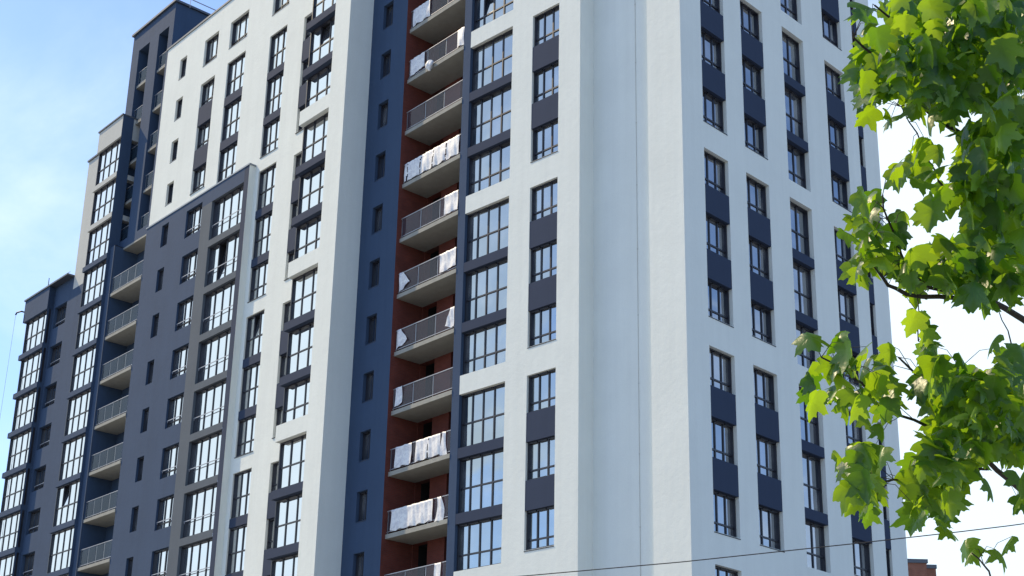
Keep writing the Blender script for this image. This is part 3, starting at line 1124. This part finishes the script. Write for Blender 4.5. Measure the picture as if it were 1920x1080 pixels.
for k in range(NL):
    LF.append(((len(RING) - 1) * NL + k, (len(RING) - 1) * NL + (k + 1) % NL, len(RING) * NL, len(RING) * NL))
LEAVES, TONES = [], []


def add_leaf(base, size, tipdir, nrm, tone):
    """one five-lobed leaf: base point, tip direction, surface normal"""
    t = tipdir.normalized()
    s = t.cross(nrm).normalized()
    n = s.cross(t)
    T = TEMPL[rt.randrange(len(TEMPL))] * size
    if rt.random() < 0.5:
        s = -s
    A = np.array((tuple(s), tuple(t), tuple(n)))
    LEAVES.append(T @ A + np.array(tuple(base)))
    TONES.append(tone)


twigs = MB()
anchors = []      # branch polylines (pixel, depth) leaves attach towards
BR = [
    ([(1600, 70, 4.5), (1640, 105, 4.55), (1680, 150, 4.6), (1720, 185, 4.7), (1765, 228, 4.8), (1835, 280, 5.0), (1930, 330, 5.3), (2060, 470, 5.6)], 0.003, 0.013),
    ([(1640, 10, 4.8), (1690, 50, 4.9), (1725, 80, 5.0), (1790, 130, 5.1), (1900, 200, 5.3), (1990, 330, 5.5)], 0.003, 0.010),
    ([(1872, 20, 4.6), (1885, 70, 4.65), (1900, 115, 4.7), (1930, 185, 4.9), (2010, 330, 5.3)], 0.004, 0.010),
    ([(1655, 365, 4.5), (1664, 410, 4.5), (1680, 455, 4.6), (1700, 500, 4.7), (1745, 540, 4.8), (1850, 560, 5.0)], 0.0025, 0.007),
    ([(1628, 465, 4.3), (1640, 500, 4.35), (1665, 535, 4.4), (1700, 552, 4.5), (1760, 556, 4.7), (1850, 560, 5.0), (1920, 600, 5.2), (2060, 700, 5.6)], 0.0025, 0.013),
    ([(1540, 670, 4.3), (1590, 700, 4.35), (1640, 742, 4.45), (1690, 780, 4.6), (1740, 800, 4.8), (1800, 830, 5.0)], 0.0025, 0.006),
    ([(1685, 670, 4.5), (1730, 715, 4.6), (1775, 765, 4.7), (1815, 820, 4.8), (1850, 862, 4.9), (1890, 898, 5.0), (1960, 950, 5.2), (2080, 1040, 5.5)], 0.003, 0.012),
    ([(1620, 875, 4.4), (1650, 905, 4.45), (1700, 900, 4.6), (1760, 880, 4.8), (1850, 880, 5.0)], 0.0022, 0.005),
    ([(1822, 1037, 4.5), (1845, 1060, 4.55), (1858, 1085, 4.6), (1900, 1140, 4.8), (2000, 1170, 5.1), (2100, 1180, 5.3)], 0.002, 0.006),
    ([(1690, 200, 4.6), (1720, 250, 4.7), (1740, 300, 4.8), (1760, 340, 4.9), (1810, 390, 5.1), (1900, 420, 5.3)], 0.0018, 0.005),
    ([(1720, 555, 4.55), (1724, 600, 4.5), (1722, 640, 4.5)], 0.0015, 0.0025),
    ([(1870, 575, 5.0), (1890, 620, 4.9), (1900, 660, 4.9)], 0.0015, 0.003),
    ([(1735, 700, 4.6), (1760, 690, 4.6), (1800, 690, 4.7)], 0.0012, 0.002),
]
for pl, r0, r1 in BR:
    P = [at(x, y, d) for x, y, d in pl]
    # smooth: insert midpoints with a little wobble
    Q = []
    for i in range(len(P) - 1):
        Q.append(P[i])
        Q.append((P[i] + P[i + 1]) / 2 + Vector((rt.uniform(-.006, .006), rt.uniform(-.006, .006), rt.uniform(-.006, .006))))
    Q.append(P[-1])
    n = len(Q)
    twigs.tube(Q, [r0 + (r1 - r0) * (i / (n - 1)) for i in range(n)], M['bark'], 6)
    anchors += Q
SUNW = sd


def hang_leaf(x, y, d, scale=1.0):
    p = at(x, y, d)
    size = rt.uniform(0.055, 0.094) * scale
    a = rt.uniform(0, 2 * math.pi)
    out = CR * math.cos(a) + CF * math.sin(a)
    out.z = 0
    out.normalize()
    # blades hang: tip mostly down and outwards, upper side turned out and up
    tilt = rt.triangular(0.1, 1.35, 0.9)
    tip = out * math.cos(tilt) + Vector((0, 0, -1)) * math.sin(tilt)
    up = out * math.sin(tilt) + Vector((0, 0, 1)) * math.cos(tilt)
    side = tip.cross(up)
    roll = rt.uniform(-0.6, 0.6)
    n = up * math.cos(roll) + side * math.sin(roll)
    b = p - tip * size * 0.45
    add_leaf(b, size, tip, n, rt.random() ** 0.9)
    return b


def petiole(p):
    q = min(anchors, key=lambda a: (a - p).length)
    if (q - p).length < 0.15:
        mid = (p + q) / 2 + Vector((0, 0, 0.025))
        twigs.tube([p, mid, q], [0.0009, 0.0011, 0.0015], M['bark'], 4)


for y, sp in SPANS.items():
    for x0, x1, den in sp:
        n = max(1, (x1 - x0) / 40 * den * (6.0 if den > 2.1 else 3.5))
        n = int(n) + (1 if rt.random() < n - int(n) else 0)
        for _ in range(n):
            d = rt.uniform(4.15, 4.8) if den < 2.1 else rt.uniform(4.2, 5.4)
            p = hang_leaf(rt.uniform(x0, x1), y + rt.uniform(-16, 16), d)
            if den < 2.2:
                petiole(p)
        if den >= 2.2:                                   # deeper, shaded layers of the full crown
            for _ in range(int((x1 - x0) / 40 * 4.0)):
                hang_leaf(rt.uniform(x0 + 10, x1), y + rt.uniform(-20, 20), rt.uniform(5.2, 7.5), 1.1)
# the crown carries on beyond the frame, above and to the right
for _ in range(420):
    x = rt.uniform(1925, 2700)
    y = rt.uniform(-500, 900)
    hang_leaf(x, y, rt.uniform(4.2, 7.5), 1.15)
for _ in range(200):
    hang_leaf(rt.uniform(1640, 1930), rt.uniform(-420, -20), rt.uniform(4.2, 7.0), 1.1)

tb = at(2650, 1150, 6.4)
TREE = link('maple_tree', None, None, (tb.x, tb.y, 0))
tag(TREE, 'maple tree with bright green lobed leaves hanging in front of the white side wall', 'tree')
tb0 = Vector((tb.x, tb.y, 0))
NV = len(RING) * NL + 1
VV = (np.concatenate(LEAVES) - np.array(tuple(tb0))).astype(np.float32)
q4 = np.array([f for f in LF if f[2] != f[3]], dtype=np.int32)
q3 = np.array([f[:3] for f in LF if f[2] == f[3]], dtype=np.int32)
nl_ = len(LEAVES)
off = (np.arange(nl_) * NV).astype(np.int32)
loops = np.concatenate([(q4[None] + off[:, None, None]).reshape(nl_, -1), (q3[None] + off[:, None, None]).reshape(nl_, -1)], 1).ravel()
per = np.concatenate([np.full(len(q4), 4), np.full(len(q3), 3)]).astype(np.int32)
tot = np.tile(per, nl_)
start = np.concatenate([[0], np.cumsum(tot)[:-1]]).astype(np.int32)
me = bpy.data.meshes.new('maple_crown')
me.vertices.add(len(VV))
me.vertices.foreach_set('co', VV.ravel())
me.loops.add(len(loops))
me.loops.foreach_set('vertex_index', loops)
me.polygons.add(len(tot))
me.polygons.foreach_set('loop_start', start)
me.polygons.foreach_set('loop_total', tot)
me.update(calc_edges=True)
me.materials.append(M['leaf'])
att = me.attributes.new('tone', 'FLOAT', 'FACE')
att.data.foreach_set('value', np.repeat(np.array(TONES, dtype=np.float32), len(per)))
me.polygons.foreach_set('use_smooth', np.ones(len(tot), dtype=bool))
o = link('crown', me, TREE)
mb = MB()
trunk = [Vector((0, 0, 0)), Vector((0.03, 0.02, 0.9)), Vector((0.0, 0.05, 1.7)), Vector((-0.05, 0.05, 2.6)), Vector((0.02, 0.1, 3.6)), Vector((0.05, 0.1, 5.0)), Vector((0.0, 0.1, 6.6))]
mb.tube(trunk, [0.21, 0.16, 0.145, 0.125, 0.10, 0.07, 0.03], M['bark'], 12)
link('trunk', mb.mesh('maple_trunk'), TREE)
# limbs join the outer branches to the trunk
for (x, y, d), h in (((2060, 470, 5.6), 2.1), ((1990, 330, 5.5), 2.5), ((2010, 330, 5.3), 2.9), ((2060, 700, 5.6), 1.6), ((2080, 1040, 5.5), 1.2), ((2100, 1180, 5.3), 1.0)):
    p = at(x, y, d)
    q = tb0 + Vector((0, 0.05, h))
    m1 = p.lerp(q, 0.5) + Vector((0, 0, 0.04))
    twigs.tube([p, m1, q], [0.012, 0.02, 0.035], M['bark'], 8)
twigs.v = [tuple(Vector(v) - tb0) for v in twigs.v]
link('branches', twigs.mesh('maple_branches'), TREE)

# ================================================================== ground
mb = MB()
gm = plaster('grey_paving', (0.235, 0.24, 0.24), 0.1, streak=0.0)
mb.quad((-3000, -3000, 0), (3000, -3000, 0), (3000, 3000, 0), (-3000, 3000, 0), gm)
o = link('ground', mb.mesh('ground'))
tag(o, kind='structure')
